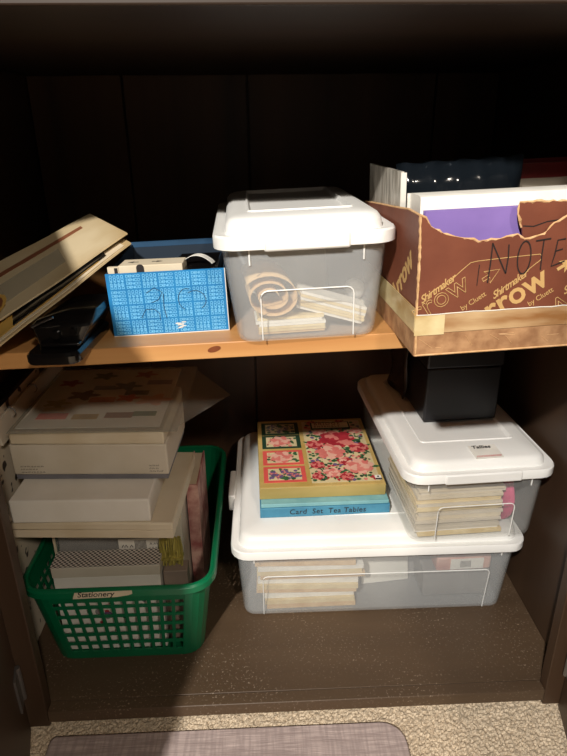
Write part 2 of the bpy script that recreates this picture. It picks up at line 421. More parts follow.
# label on its lid
mb = MB(); mb.box(-.022, .022, -.017, .020, 0, .0010)
Ml = frame((.014, -.158, .1487), (1, .03, 0), (0, 1, .02))
mb.v = [tuple(Ml @ Vector(q)) for q in mb.v]
lb = mb.build('paper_label', m_sheet3, rbx); lb['label'] = 'white paper label with handwriting'
text('lettering', 'Tallies', .0120, m_ink, lb, frame((-.004, -.148, .1502), (1, .03, 0), (0, 1, .02)), offset=.0003, shear=.15)
mb = MB(); F = frame((-.005, -.1732, .1494), (1, .03, 0), (0, 1, .02))
x = 0
for i in range(11):
    w_ = random.uniform(.002, .0034)
    ribbon(mb, [(x, 0), (x+.0006, .0042), (x+w_, .004), (x+w_*.8, .0006)], .0008, F); x += w_+.0009
mb.build('red_lettering', m_redink, lb)

# contents of the large box
zb = .0030
def L(*ms): return [(random.uniform(.007, .0125), random.choice(ms)) for _ in range(3)]
for i, (zz, w_, x_) in enumerate(((0, .160, .034), (.031, .178, .030), (.062, .185, .034), (.093, .175, .026))):
    stack('card_bundle', ['lowest', 'second lowest', 'second highest', 'topmost'][i]+' bundle of tan cards at the left inside the large low box', 'paper bundle', (x_, .236, zb+zz), (0, 0, random.uniform(-.03, .03)), w_, .09,
          [(.0098, m_sheet2), (.0098, m_sheet), (.0098, m_sheet3)], 'bundles of tan cards in the large box', .004)
for i in range(3):
    mb = MB(); mb.box(-.045, .045, 0, .004, 0, .105)
    o = mb.build('card_sheet', (m_card, m_grey, m_card2)[i], None)
    tag(o, ('white', 'grey', 'off white')[i]+' sheet leaning in the middle of the large low box', 'card', (.180+i*.020, .245+.020*i, zb+.001), (-.25, 0, .1), 'sheets in the large box')
t = thing('wrapped_packet', 'pinkish packet with a barcode label at the right inside the large low box', 'packet', (.315, .245, zb+.056), (0, 0, .03))
MB().box(-.055, .045, -.04, .04, 0, .030).build('wrapper', mat('pinkish_wrap', 'd8a898', .5, 'b77a70', 30), t, bevel=.004)
mb = MB(); mb.use(m_sheet3); mb.box(-.030, .030, -.0412, -.040, .004, .026); mb.use(m_ink)
for i in range(9): mb.box(-.012+i*.0022, -.012+i*.0022+.001, -.0416, -.0411, .008, .022)
mb.build('barcode_label', None, t)
mb = MB(); mb.box(-.06, .06, -.045, .045, 0, .0555); o = mb.build('pale_carton', m_grey, None, bevel=.002)
tag(o, 'grey carton under the pinkish packet in the large low box', 'carton', (.300, .250, zb))

# contents of the stacked box
zc_ = RBZ+.0028
lay = [(random.choice((.0035, .005, .007)), random.choice((m_card, m_card2, m_sheet3, m_sheet, m_card3))) for _ in range(16)]
t = stack('envelope_pile', 'pile of pale cards and envelopes filling the box labelled with handwriting', 'envelopes', (.266, .236, zc_), (0, 0, .05), .140, .17, lay, None, .004)
top = sum(a for a, b in lay)
mb = MB(); mb.box(-.055, .045, -.05, .03, 0, .006); o = mb.build('yellow_pencil_box', mat('pale_yellow', 'e8d28c', .6), None, bevel=.001)
tag(o, 'flat yellow packet lying on the pile of envelopes in the labelled box', 'packet', (.268, .218, zc_+top+.0006), (0, 0, .09))
mb = MB(); rings = []
for i in range(9):
    z = .084*i/8; k = math.sin(PI*(.12+.76*i/8))**.5
    rings.append([(.0155*k*math.cos(2*PI*j/14), .055*k*math.sin(2*PI*j/14), z) for j in range(14)])
mb.loft(rings); o = mb.build('pink_roll', m_pinkm, None, smooth=True)
tag(o, 'bright pink bundle standing at the right inside the labelled clear box', 'bundle', (.357, .216, zc_), (0, 0, .06))

# ---------------------------------------------------------------- card boxes on the large lid
ZL = .1806
t = thing('flat_box', 'flat blue box with handwriting on its side under the floral box', 'box', (.0585, .344, ZL), (0, 0, .012))
MB().box(-.112, .112, -.13, .13, 0, .019).build('base', m_teal, t, bevel=.001)
MB().box(-.110, .110, -.128, .128, .0192, .0262).build('inner_tray', m_teall, t, bevel=.0008)
text('handwriting', 'Card  Set  Tea Tables', .0142, m_ink, t, FRONT(-.062, -.1304, .006), shear=.08, space=1.05)
ZG = ZL+.0266
t = thing('floral_card_box', 'gold playing card box with roses printed on its lid', 'box', (.0555, .356, ZG), (0, 0, .015))
gw, gd, gh = .1095, .125, .022
MB().box(-gw, gw, -gd, gd, 0, gh).build('box_body', m_gside, t, bevel=.0008)
MB().box(-gw+.001, gw-.001, -gd+.001, gd-.001, gh+.0002, gh+.0012).build('lid_panel', m_gbox, t)
zt = gh+.0014
def disc(mb, cx, cy, r, n, z, m, wob=.12, ph=0):
    mb.use(m); p = [(cx+r*(1+wob*math.sin(k*7.3+ph))*math.cos(2*PI*k/n+ph), cy+r*(1+wob*math.sin(k*5.1+ph))*math.sin(2*PI*k/n+ph), z) for k in range(n)]
    mb.add(p, [tuple(range(n))])
def rose(mb, cx, cy, r, z, pal):
    dz = .00006; k = 0
    for ring, (rad, cnt, pr) in enumerate(((.72, 8, .36), (.45, 6, .34), (.2, 5, .27))):
        for i in range(cnt):
            a = 2*PI*i/cnt + ring*.5 + cx*90; k += 1
            disc(mb, cx+r*rad*math.cos(a), cy+r*rad*math.sin(a), r*pr, 9, z+dz*k, pal[(i+ring) % len(pal)], .14, a)
    disc(mb, cx, cy, r*.16, 8, z+dz*(k+1), pal[-1])
def leaf(mb, cx, cy, l, a, z):
    mb.use(m_leaf); c, s = math.cos(a), math.sin(a)
    p = [(-l, 0), (-.4*l, .34*l), (.4*l, .3*l), (l, 0), (.4*l, -.3*l), (-.4*l, -.34*l)]
    mb.add([(cx+c*x-s*y, cy+s*x+c*y, z) for x, y in p], [tuple(range(6))])
def sprigs(mb, x0, x1, y0, y1, n, z, pal):
    for i in range(n):
        disc(mb, random.uniform(x0, x1), random.uniform(y0, y1), random.uniform(.0020, .0046), 7, z+i*.000002, random.choice(pal), .2, i)
PK = [m_roseA, m_roseB, m_roseC]
# big picture panel
px0, px1, py0, py1 = -.018, .102, -.116, .116
mb = MB(); mb.use(m_cream); mb.box(px0, px1, py0, py1, zt-.0003, zt)
sprigs(mb, px0+.005, px1-.005, py0+.005, py1-.005, 560, zt+.0001, [m_leaf, m_dgreen, m_roseA, m_cream, m_plum, m_leaf, m_roseB, m_roseC])
for (cx, cy, r, pal) in ((.045, .035, .036, [m_roseC, m_roseC, m_roseA]), (.026, -.012, .030, [m_roseB, m_roseA, m_roseA]), (.000, .018, .018, [m_roseA, m_roseC]),
                         (.072, -.066, .028, [m_roseB, m_roseA]), (.020, -.085, .017, [m_roseA, m_roseB]), (.083, .000, .020, [m_roseC, m_roseA]), (.015, .068, .016, [m_roseB, m_roseA]),
                         (-.003, -.058, .014, [m_roseA, m_roseC]), (.088, .068, .013, [m_roseA, m_roseB]), (.045, -.100, .014, [m_roseA, m_roseC]), (.002, .105, .011, [m_roseA, m_roseC]), (.06, .108, .010, [m_roseC, m_roseA]), (.050, -.048, .016, [m_roseC, m_roseA, m_roseB]), (-.005, -.095, .012, [m_roseA, m_roseC])):
    for i in range(5): leaf(mb, cx+r*1.0*math.cos(i*1.3+cx*50), cy+r*1.0*math.sin(i*1.3+cx*50), r*.42, i*1.3+cx*50, zt+.0006)
    rose(mb, min(cx, px1-r*.9), cy, r*.92, zt+.0008, pal)
pic = mb.build('rose_picture', None, t)
mb = MB(); mb.use(m_dgreen); mb.box(-.001, .079, .077, .105, zt+.0020, zt+.0030); mb.use(mat('beige_plate', 'e8d8b0', .5)); mb.box(.002, .076, .080, .102, zt+.0030, zt+.0034)
mb.build('title_plate', None, pic)
text('title', 'BRIDGE', .0135, m_redd, pic, frame((.006, .0925, zt+.0036), (1, 0, 0), (0, 1, 0)), space=1.25)
text('title', 'ENSEMBLE', .0085, m_redd, pic, frame((.006, .0825, zt+.0036), (1, 0, 0), (0, 1, 0)), space=1.45)
# four playing card windows
for i, (cy, fm, pal) in enumerate(((.088, m_dgreen, [m_cream, m_plum, m_grey]), (.034, m_dgreen, [m_roseB, m_roseA]), (-.026, m_coral, [m_roseA, m_roseB]), (-.084, m_coral, [m_plum, m_plum, m_roseA]))):
    mb = MB(); mb.use(fm); mb.box(-.101, -.026, cy-.026, cy+.026, zt-.0003, zt+.0002); mb.use(m_cream); mb.box(-.093, -.034, cy-.019, cy+.019, zt+.0002, zt+.0004)
    sprigs(mb, -.091, -.036, cy-.017, cy+.017, 40, zt+.0005, pal+[m_leaf, m_leaf])
    for q in range(4): leaf(mb, -.064+.021*math.cos(q*1.7+i), cy+.013*math.sin(q*1.7+i), .009, q*1.7, zt+.0007)
    if i in (1, 2): rose(mb, -.066, cy, .0200, zt+.0009, pal)
    else:
        for q in range(5): rose(mb, -.084+q*.010, cy+.008*math.sin(q*2.2+i), .0072, zt+.0009, pal)
    mb.build('playing_card', None, t)
mb = MB(); mb.use(m_sheet3); mb.box(.093, .104, -.117, -.103, zt+.003, zt+.0034); mb.use(m_ink); mb.box(.093, .104, -.117, -.113, zt+.0035, zt+.0037); mb.box(.097, .100, -.110, -.106, zt+.0035, zt+.0037)
mb.build('price_sticker', None, t)

# black box and film packet on the labelled lid
ZK = RBZ+.1488
t = thing('black_box', 'plain black box standing on the labelled white lid', 'box', (.291, .343, ZK), (0, 0, .06))
MB().box(-.0645, .0645, -.075, .075, 0, .098).build('box_body', m_blackm, t, bevel=.003)
MB().box(-.066, .066, -.0765, .0765, .0985, .155).build('lid', m_blackm, t, bevel=.003)
mb = MB(); N1, N2 = 7, 9; v = []; f = []
for j in range(N2):
    for i in range(N1):
        u, q = i/(N1-1), j/(N2-1)
        v.append((-.012+.024*u+.004*math.sin(q*9+u*5), -.05+.10*u*.9, q*.15*(1-.12*u)+.0)) if False else v.append((.004*math.sin(q*9+u*6)+.006*math.sin(q*4), -.045+.09*u+.004*math.sin(q*7), .002+q*.145-.02*u*q))
for j in range(N2-1):
    for i in range(N1-1): a = j*N1+i; f.append((a, a+1, a+N1+1, a+N1))
mb.add(v, f)
o = mb.build('film_packet', clear('brown_film', '4a3a30', .6, .15, (.5, .45, .4)), None, smooth=True, solid=.003)
tag(o, 'crumpled dark film packet standing left of the plain black box', 'packet', (.212, .40, ZK), (0, 0, .1))

# ---------------------------------------------------------------- blue printed box on the shelf
def shelf_thing(name, label, cat, x, y, yaw=0, h=.0006, group=None):
    return thing(name, label, cat, (x, y, sz(x, h)), (0, ST, yaw), group)
bw, bd, bh = .140, .190, .077
t = shelf_thing('open_card_box', 'open bright blue card box with printed letters beside the clear shelf box', 'box', -.1535, .061+bd/2, .025)
front = MB().box(-bw/2, bw/2, -bd/2, -bd/2+.002, 0, bh).build('front_panel', m_blue, t)
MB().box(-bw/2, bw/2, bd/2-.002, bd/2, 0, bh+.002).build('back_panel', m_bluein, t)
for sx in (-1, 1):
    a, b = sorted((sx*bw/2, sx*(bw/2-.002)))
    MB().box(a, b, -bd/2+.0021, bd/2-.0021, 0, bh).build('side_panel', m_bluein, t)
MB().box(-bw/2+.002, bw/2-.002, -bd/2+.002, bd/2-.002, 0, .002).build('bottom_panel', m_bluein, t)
mb = MB()
mb.box(-bw/2-.0003, bw/2+.0003, -bd/2-.0003, -bd/2+.0006, -.0003, .0008); mb.build('worn_edge', m_card, t)
MB().box(bw/2-.0007, bw/2+.0003, -bd/2-.0004, -bd/2+.001, .001, bh).build('worn_edge', m_card, t)
mb = MB(); mb.box(-bw/2, bw/2, bd/2-.0024, bd/2+.0004, bh-.004, bh+.0035)
mb.build('folded_edge', mat('navy_card', '1a4566', .6), t)
# printed word blocks, turned every other one
base = text('lettering_block', 'DENCO\nDENCO\nDENCO\nDENCO', .0058, m_bluel, front, Matrix.Identity(4), space=.86, offset=.00014)
me0 = base.data
sx_ = .0172/(max(v.co.x for v in me0.vertices)); ys = [v.co.y for v in me0.vertices]; sy_ = .0165/(max(ys)-min(ys)); ym = (max(ys)+min(ys))/2
for v in me0.vertices: v.co.x = v.co.x*sx_-.0086; v.co.y = (v.co.y-ym)*sy_
first = True
for j in range(4):
    for i in range(7):
        o = base if first else base.copy()
        if not first: COL.objects.link(o)
        first = False; o.parent = front
        k = (i+j) % 2
        a = k*PI/2
        o.matrix_local = frame((-bw/2+.0125+i*.0192, -bd/2-.0001, .0105+j*.0188), (math.cos(a), 0, math.sin(a)), (-math.sin(a), 0, math.cos(a)))
mb = MB(); F = FRONT(0, -bd/2-.0004, 0)
for p in ([(-.025, .052), (-.015, .058), (-.006, .052), (-.012, .043), (-.020, .040)], [(-.034, .022), (-.028, .032), (-.018, .032), (-.012, .026), (-.012, .018)], [(-.005, .05), (-.006, .034), (-.004, .02)],
          arc(.022, .042, .010, .013, 1.2, 4.4, 8), arc(.032, .040, .013, .012, -1.0, 2.2, 8)): ribbon(mb, p, .0007, F)
mb.build('pen_scribble', m_inkblue, front)
mb = MB()
for k in range(7):
    x = .012+random.uniform(-.004, .004); z = .006+k*.0012
    mb.prism([(x-.004+random.uniform(-.001, .001), z), (x+.002, z+random.uniform(-.001, .001)), (x+.003, z+.0011), (x-.002, z+.0014)], 0, .0002, M=FRONT(0, -bd/2-.0003, 0))
mb.build('scuff_mark', m_card, front)
# things in the blue box
def inblue(dx, dy): return (-.1535+dx, .061+bd/2+dy)
x, y = inblue(-.015, -.070)
t = shelf_thing('small_carton', 'small white carton with black arrow marks standing in the blue box', 'carton', x, y, -.03, .0035)
MB().box(-.038, .038, -.018, .018, 0, .081).build('carton_body', m_card3, t, bevel=.0008)
mb = MB()
for sx, d in ((-.026, -1), (.008, 1)):
    mb.prism([(sx-d*.003, -.0035), (sx+d*.004, 0), (sx-d*.003, .0035)], .0811, .0813); mb.box(min(sx-d*.009, sx-d*.003), max(sx-d*.009, sx-d*.003), -.001, .001, .0811, .0813)
mb.build('printed_arrows', m_ink, t)
mb = MB(); mb.prism(rr(.009, .016, .003, 0), 0, .0004) if False else mb.prism([(a, b) for a, b, c in rr(.009, .016, .004, 0)], 0, .0004, M=FRONT(-.012, -.0184, .074))
mb.build('printed_mark', m_ink, t)
x, y = inblue(-.058, -.085)
t = shelf_thing('small_tag', 'little cream tag with dark lettering at the left in the blue box', 'tag', x, y, -.03, .0035)
MB().box(-.008, .005, -.003, .003, 0, .080).build('tag_card', m_card3, t)
MB().box(.000, .004, -.0034, -.0031, .066, .079).build('printed_mark', m_ink, t)
x, y = inblue(.036, -.06)
mb = MB(); N_ = 16; pr = [(-.020+.040*i/N_, .004+.010*math.sin(PI*i/N_)**.8) for i in range(N_+1)]
mb.loft([[(a, -.006, b), (a, .006, b), (a, .006, b+.0006), (a, -.006, b+.0006)] for a, b in pr])
o = mb.build('paper_strip', m_sheet3, None, smooth=False); tag(o, 'curled white paper strip arching over the right of the blue box contents', 'paper', (x, y, sz(x, .074)), (0, ST, -.25))
x, y = inblue(.032, -.04)
mb = MB(); mb.box(-.028, .032, -.05, .06, 0, .072); o = mb.build('dark_case', m_black, None, bevel=.004); tag(o, 'black case filling the right side of the blue box', 'case', (x, y, sz(x, .0035)), (0, ST, -.03))

# ---------------------------------------------------------------- black tape dispenser and portfolio
t = shelf_thing('desk_punch', 'black glossy plastic desk tool overhanging the shelf edge', 'desk tool', -.266, .035, -.06)
mb = MB(); mb.loft([rr(.058, .125, .012, 0), rr(.060, .127, .012, .003), rr(.060, .127, .012, .009), rr(.054, .120, .010, .0125)]); mb.build('base', m_black, t, smooth=True)
mb = MB(); mb.loft([rr(.050, .095, .008, .0127, .0, .012), rr(.056, .100, .008, .022, .002, .014), rr(.070, .100, .01, .034, .004, .014), rr(.066, .094, .012, .040, .008, .016), rr(.040, .07, .012, .047, .020, .02)]); mb.build('housing', m_black, t, smooth=True)
mb = MB(); mb.tube([(-.026, -.037, .036), (.000, -.037, .046)], .0016, 8); mb.build('chrome_bar', m_chrome, t, smooth=True)
for cx, cz, r in ((.000, .026, .006), (.020, .029, .005)):
    mb = MB(); mb.tube([(cx, -.031, cz), (cx, -.0405, cz)], [r, r*.8], 14); mb.build('knob', m_black, t, smooth=True)
mb = MB(); mb.box(-.018, .026, -.044, -.030, .0128, .018); mb.build('lever', m_black, t, bevel=.002)

# portfolio: right end raised, left end down on the shelf
PC = Vector((-.1976, .100, .672)); PB = Vector((-.2731, .220, .682)); PD = Vector((-.355, -.024, .5645)); PA = Vector((-.424, .192, .610))
t = thing('document_portfolio', 'worn cream document folder leaning over the black desk tool', 'folder', tuple(PD), (0, 0, 0))
PN = (PD-PC).cross(PB-PC).normalized()
if PN.z < 0: PN = -PN
def pq(u, v, h):      # u from the raised right end to the left, v from the front edge to the back
    p = (PC*(1-v)+PB*v)*(1-u) + (PD*(1-v)+PA*v)*u
    return tuple(p + PN*h - PD)
def pslab(name, u0, u1, v0, v1, h0, h1, m, parent=t, wav=0, skew=0):
    mb = MB(); n = 12; rings = []
    for i in range(n+1):
        u = u0+(u1-u0)*i/n; dz = wav*math.sin(i*.9)*.5; vv = v0+skew*i/n
        rings.append([pq(u, vv, h0+dz), pq(u, v1, h0+dz), pq(u, v1, h1+dz), pq(u, vv, h1+dz)])
    mb.loft(rings); return mb.build(name, m, parent)
pslab('back_cover', 0, 1.0, 0, 1, -.001, .001, m_port, wav=.001)
pslab('inner_sheet', .04, .98, .02, .55, .0016, .0024, m_card3, wav=.001)
pslab('inner_sheet', .20, .97, .05, .5, .0030, .0038, m_port2, wav=.001)
pslab('dark_insert', .15, .75, .05, .4, .0046, .0060, m_black, wav=.0006)
cov = pslab('front_cover', -.02, 1.0, .06, 1.01, .0080, .0100, m_port, wav=.0008, skew=.14)
pslab('brown_ribbon', .12, 1.0, .74, .80, .0106, .0112, m_brown, cov)
pslab('clear_pocket', .35, .95, .32, .62, .0106, .0110, m_film, cov)
mb = MB()
for k in range(4):
    mb.use((m_port2, m_brown, m_card3, m_port2)[k]); r = .15-.03*k
    mb.add([pq(.88+r*math.cos(2*PI*i/14)*.8, .36+r*math.sin(2*PI*i/14), .0116+.0003*k) for i in range(14)], [tuple(range(14))])
mb.build('faded_picture', None, cov, solid=.0002)

# ---------------------------------------------------------------- brown lettered carton at the right of the shelf
aw, ad, ah = .285, .250, .143
AX, AY, AYAW = .118, -.058, .045
t = thing('open_carton', 'torn brown carton with slanted lettering overhanging the shelf', 'carton', (AX, AY, sz(AX, .0008)), (0, ST, AYAW))
# front panel with torn top edge
tear = [(0, .143), (.006, .141), (.012, .136), (.030, .131), (.050, .127), (.066, .1235), (.085, .1235), (.098, .1255), (.110, .1275), (.118, .122), (.130, .1235), (.140, .1265), (.150, .1325), (.165, .137), (.20, .139), (.285, .142)]
tear = [(x_*.9 if x_ < .25 else x_, z_-(.007 if .02 < x_ < .145 else .003 if .01 < x_ < .16 else 0)) for x_, z_ in tear]
pts = [(0, 0)] + [(aw, 0)] + tear[::-1]
fp = MB().prism(pts, 0, .003, M=frame((0, .003, 0), (1, 0, 0), (0, 0, 1))).build('front_panel', m_kraft, t)
def tearline(line, y, z0, parent, name='torn_edge'):
    mb = MB(); P = []
    for (a, b), (c, d) in zip(line[:-1], line[1:]):
        n = max(1, int(math.hypot(c-a, d-b)/.004))
        for i in range(n): P.append((a+(c-a)*i/n, y+random.uniform(-.0007, .0007), z0+b+(d-b)*i/n+random.uniform(-.0010, .0010)))
    P.append((line[-1][0], y, z0+line[-1][1]))
    mb.tube(P, [random.uniform(.0008, .0019) for _ in P], 5); mb.build(name, m_tear, parent)
tearline(tear, .0014, 0, fp)
tearline([(.001, .002), (.0005, .05), (.001, .1), (.0, .143)], .0, 0, fp)
# side, back and bottom
sp = MB().prism([(0, 0), (ad, 0), (ad, .128), (.16, .135), (.10, .139), (.04, .144), (.0, .143)], 0, .003, M=frame((0, .0035, 0), (0, 1, 0), (0, 0, 1))).build('side_panel', m_kraft, t)
mb = MB(); P = [(.0014, .004+q, h_) for q, h_ in ((0, .143), (.02, .1435), (.04, .144), (.07, .1415), (.10, .139), (.13, .137), (.16, .135), (.25, .128))]
mb.tube(P, .0016, 5); mb.build('torn_edge', m_tear, sp)
MB().box(aw-.003, aw, .0035, ad, 0, .138).build('side_panel', m_kraft, t)
MB().box(0, aw, ad, ad+.003, 0, .130).build('back_panel', m_kraft, t)
MB().box(.003, aw-.003, .003, ad, 0, .003).build('bottom_panel', m_kraft, t)
# torn inner flap behind the front
flap = [(.112, .1495), (.111, .140), (.114, .134), (.117, .126), (.121, .106), (.160, .104), (.275, .104), (.275, .152), (.168, .1485), (.140, .1505)]
flap = [(x_*.9 if x_ < .25 else x_, z_) for x_, z_ in flap]
fl = MB().prism(flap, 0, .002, M=frame((0, .0085, 0), (1, 0, 0), (0, 0, 1))).build('torn_flap', m_kraft, t)
tearline([flap[0], flap[9], flap[8], flap[7]], .0075, 0, fl); tearline([flap[0], flap[1], flap[2], flap[3]], .0075, 0, fl)
tearline([(.150, .149), (.152, .138), (.156, .128)], .0063, 0, fl)
# tape band and worn strip at the foot
mb = MB(); mb.use(m_tan); mb.box(-.0006, aw+.0006, -.0008, 0, .000, .024)
mb.box(-.0010, -.0001, 0, ad, .0, .026); mb.build('worn_strip', None, t)
mb = MB(); mb.use(m_tape); mb.box(-.0016, .030, -.0016, -.0009, .0225, .0445); mb.box(-.0020, -.0011, -.0016, ad, .026, .052)
mb.use(m_tape2); mb.box(.030, aw+.001, -.0016, -.0009, .0245, .0455); mb.build('tape_band', None, t)
mb = MB(); mb.tube([(x_*.285/24, -.0016, .045+random.uniform(-.0006, .0006)) for x_ in range(25)], .0006, 5); mb.build('tape_edge', m_card, t)
mb = MB()
for q in range(16):
    a = random.uniform(0, .26); mb.tube([(a, -.0012, .003+random.random()*.02), (a+random.uniform(.004, .02), -.0012, .003+random.random()*.019)], .0003, 4)
mb.tube([(.0, -.001, .0006), (.285, -.001, .0006)], .0011, 5)
mb.build('scuff_mark', m_tear, t)
# printing
def slant(x, z, a): return frame((x, -.0004, z), (math.cos(a), 0, math.sin(a)), (-math.sin(a), 0, math.cos(a)))
A = .55
text('lettering', 'rrow', .031, m_gold, fp, slant(.001, .036, A), outline=.0004, space=1.0)
text('lettering', 'rrow', .034, m_gold, fp, slant(.078, .033, A), offset=.0006, space=1.0)
text('lettering', 'Arrow', .031, m_gold, fp, slant(.150, .030, A), outline=.0004, space=1.0)
for x_ in (.005, .080, .155): text('lettering', 'Shirtmaker', .0105, m_gold, fp, slant(x_, .056, A+.05), shear=.55, space=.88, offset=.00015)
for x_ in (.048, .119): text('lettering', 'by Cluett', .0080, m_gold, fp, slant(x_, .046, A), space=.95)
mb = MB(); F = FRONT(0, -.0003, 0)
ribbon(mb, [(.033, .078), (.044, .088), (.053, .0955), (.060, .0968), (.090, .0985), (.124, .100), (.1262, .0975), (.125, .094), (.116, .087), (.108, .080)], .0007, F)
def arrowhead(x, z, a, s, outline):
    P = [(0, -.10), (.45, -.10), (.28, -.42), (1.15, 0), (.28, .42), (.45, .10), (0, .10)]
    c, n = math.cos(a), math.sin(a); Q = [(x+s*(c*p-n*q), z+s*(n*p+c*q)) for p, q in P]
    if outline: ribbon(mb, Q+[Q[0]], .0007, F)
    else: mb.prism(Q, 0, .0002, M=F)
arrowhead(.067, .077, A, .017, True); arrowhead(.144, .083, A, .017, False)
mb.build('printed_line', m_gold, fp)
# marker word
mb = MB(); F = FRONT(0, -.0007, -.006) @ Matrix.Diagonal((.9, 1, 1, 1))
ribbon(mb, [(.0800, .0800), (.0815, .100), (.0820, .1200)], .0014, F); ribbon(mb, [(.0820, .1195), (.091, .104), (.1000, .0885)], .0014, F); ribbon(mb, [(.1000, .0885), (.1012, .105), (.1005, .1175)], .0014, F)
ribbon(mb, arc(.1195, .1035, .0075, .0165, 1.2, 1.2+2*PI, 18), .0014, F)
ribbon(mb, [(.1400, .090), (.1395, .106), (.1400, .120)], .0014, F); ribbon(mb, [(.1310, .1195), (.1480, .1210)], .0014, F)
ribbon(mb, [(.1650, .1200), (.1560, .119), (.1545, .105), (.1520, .0930), (.167, .0975)], .0014, F); ribbon(mb, [(.1545, .108), (.163, .110)], .0012, F)
ribbon(mb, [(.068, .078), (.069, .099)], .0008, F)
mb.build('marker_word', m_ink, fp)
mb = MB(); F = FRONT(0, .0078-.0020, 0); ribbon(mb, [(.118, .1275), (.130, .1265), (.145, .1305), (.157, .1315), (.168, .128)], .0012, FRONT(0, .0064, 0) @ Matrix.Diagonal((.9, 1, 1, 1))); mb.build('marker_word', m_ink, fl)
# lettering on the left side
FS = lambda y, z, a: frame((-.0003, y, z), (0, -math.cos(a), math.sin(a)), (0, math.sin(a), math.cos(a)))
text('lettering', 'Arrow', .034, m_gold, sp, FS(.085, .030, .75), offset=.0009)

def incar(x, y): 
    c, s_ = math.cos(AYAW), math.sin(AYAW); return (AX+c*x-s_*y, AY+s_*x+c*y)
def carton_thing(name, label, cat, x, y, h=.0045, yaw=0):
    X, Y = incar(x, y); return thing(name, label, cat, (X, Y, sz(X, h)), (0, ST, AYAW+yaw))
t = carton_thing('purple_folder', 'purple card folder standing behind the torn carton front', 'folder', .145, .020)
MB().box(-.135, .130, -.002, .0, 0, .141).build('front_cover', m_purple, t); MB().box(-.135, .128, .003, .005, 0, .1415).build('back_cover', m_purple, t); MB().box(-.13, .126, .0002, .0028, 0, .1395).build('paper_sheets', m_sheet3, t)
t = carton_thing('paper_ream', 'thick white pad standing in the brown carton behind the purple folder', 'paper', .112, .048)
mb = MB(); mb.loft([[(x_, y_, z_) for y_, z_ in ((-.016, 0), (.020, 0), (.020, .1535), (.012, .1545), (-.010, .1545), (-.015, .1535), (-.016, .152))] for x_ in (-.103, -.05, 0, .06, .1225)]); mb.build('pad', m_sheet3, t, smooth=True)
MB().box(-.106, .1235, .0205, .023, 0, .1535).build('backing_board', m_card, t)
t = carton_thing('wrapped_carton', 'pale corrugated carton with crinkled wrap at the left in the brown carton', 'carton', .0065, .090)
MB().box(-.003, .001, .0, .150, .0, .174).build('side_panel', m_silver, t); MB().box(-.003, .003, -.003, -.0002, .0, .173).build('front_edge', m_card, t)
MB().box(.0015, .10, .146, .150, .0, .165).build('back_panel', m_card2, t)
t = carton_thing('film_bag', 'dark shiny plastic bag bulging at the back of the brown carton', 'bag', .100, .150)
mb = MB(); n1, n2 = 16, 7; v = []; f = []
for s2 in (-1, 1):
    for j in range(n2+1):
        for i in range(n1+1):
            u, q = i/n1, j/n2; bul = .02*math.sin(PI*u)**.5*math.sin(PI*min(q, .96))**.6 if q > 0 else .012*math.sin(PI*u)
            v.append((-.085+.150*u, s2*(bul+.002)+.003*math.sin(i*2.1+j*1.3), .178*q + (.0014*math.sin(i*1.7) if q > .9 else 0)+.003*u))
st = (n1+1)*(n2+1)
for s2 in (0, 1):
    for j in range(n2):
        for i in range(n1): a = s2*st+j*(n1+1)+i; f.append((a, a+1, a+n1+2, a+n1+1))
mb.add(v, f); mb.build('bag_film', m_bag, t, smooth=True, solid=.0006)
MB().box(-.075, .052, -.006, .006, .002, .160).build('dark_board', m_blackm, t)
t = carton_thing('red_book', 'red and white book at the back right of the brown carton', 'book', .232, .205)
MB().box(-.065, .045, -.011, -.008, 0, .168).build('front_cover', m_card2, t); MB().box(-.065, .045, .008, .011, 0, .172).build('back_cover', m_red, t); MB().box(-.063, .043, -.0078, .0078, .001, .166).build('pages', m_sheet3, t)
MB().box(-.065, .045, -.0115, -.0112, .150, .168).build('red_band', m_red, t)
t = carton_thing('green_pouch', 'small green printed pouch at the right end of the carton', 'pouch', .262, .055)
mb = MB(); mb.loft([rr(.02, .05, .005, 0), rr(.022, .055, .006, .07), rr(.016, .05, .004, .150), rr(.004, .045, .001, .156)]); mb.build('pouch', mat('green_yellow_print', 'b5b56a', .5, '5d6a3a', 80), t, smooth=True)

# ---------------------------------------------------------------- green basket
GX, GY = -.272, .288
gb = thing('plastic_basket', 'green plastic lattice basket with a taped handwritten label', 'basket', (GX, GY, .0006), (0, 0, 0))
H = .158
def gdim(q): return (.240+.042*q, .380+.042*q)
def segs(n, hole, margin, L_):
    """break points along a side, as fractions, with hole flags"""
    bar = (L_-2*margin-n*hole)/(n-1); out = []; x = margin
    out.append((0, margin, False))
    for i in range(n):
        out.append((x, x+hole, True)); x += hole
        if i < n-1: out.append((x, x+bar, False)); x += bar
    out.append((x, L_, False)); return [(a/L_, b/L_, h) for a, b, h in out]
RC = .030
per = []          # (kind, side, fraction) points round the foot, with the hole flag of the following cell
w0, d0 = gdim(0)
for side in range(4):
    L_ = (w0 if side % 2 == 0 else d0) - 2*RC
    sg = segs(11 if side % 2 == 0 else 19, .0116, .002, L_)
    for a, b, h in sg: per.append(('s', side, a, h))
    for i in range(5): per.append(('c', side, i/5, False))
def pt(p, q):
    w_, d_ = gdim(q); kind, side, fr, _ = p; r = RC+.006*q
    cs = [(-1, -1), (1, -1), (1, 1), (-1, 1)]
    if kind == 's':
        a = Vector((cs[side][0]*(w_/2), cs[side][1]*(d_/2), 0)); b = Vector((cs[(side+1) % 4][0]*(w_/2), cs[(side+1) % 4][1]*(d_/2), 0))
        t_ = (b-a).normalized(); a2 = a+t_*r; b2 = b-t_*r; return a2.lerp(b2, fr)
    c = cs[(side+1) % 4]; cen = Vector((c[0]*(w_/2-r), c[1]*(d_/2-r), 0)); ang = -PI/2+side*PI/2+fr*PI/2
    return cen+Vector((math.cos(ang), math.sin(ang), 0))*r
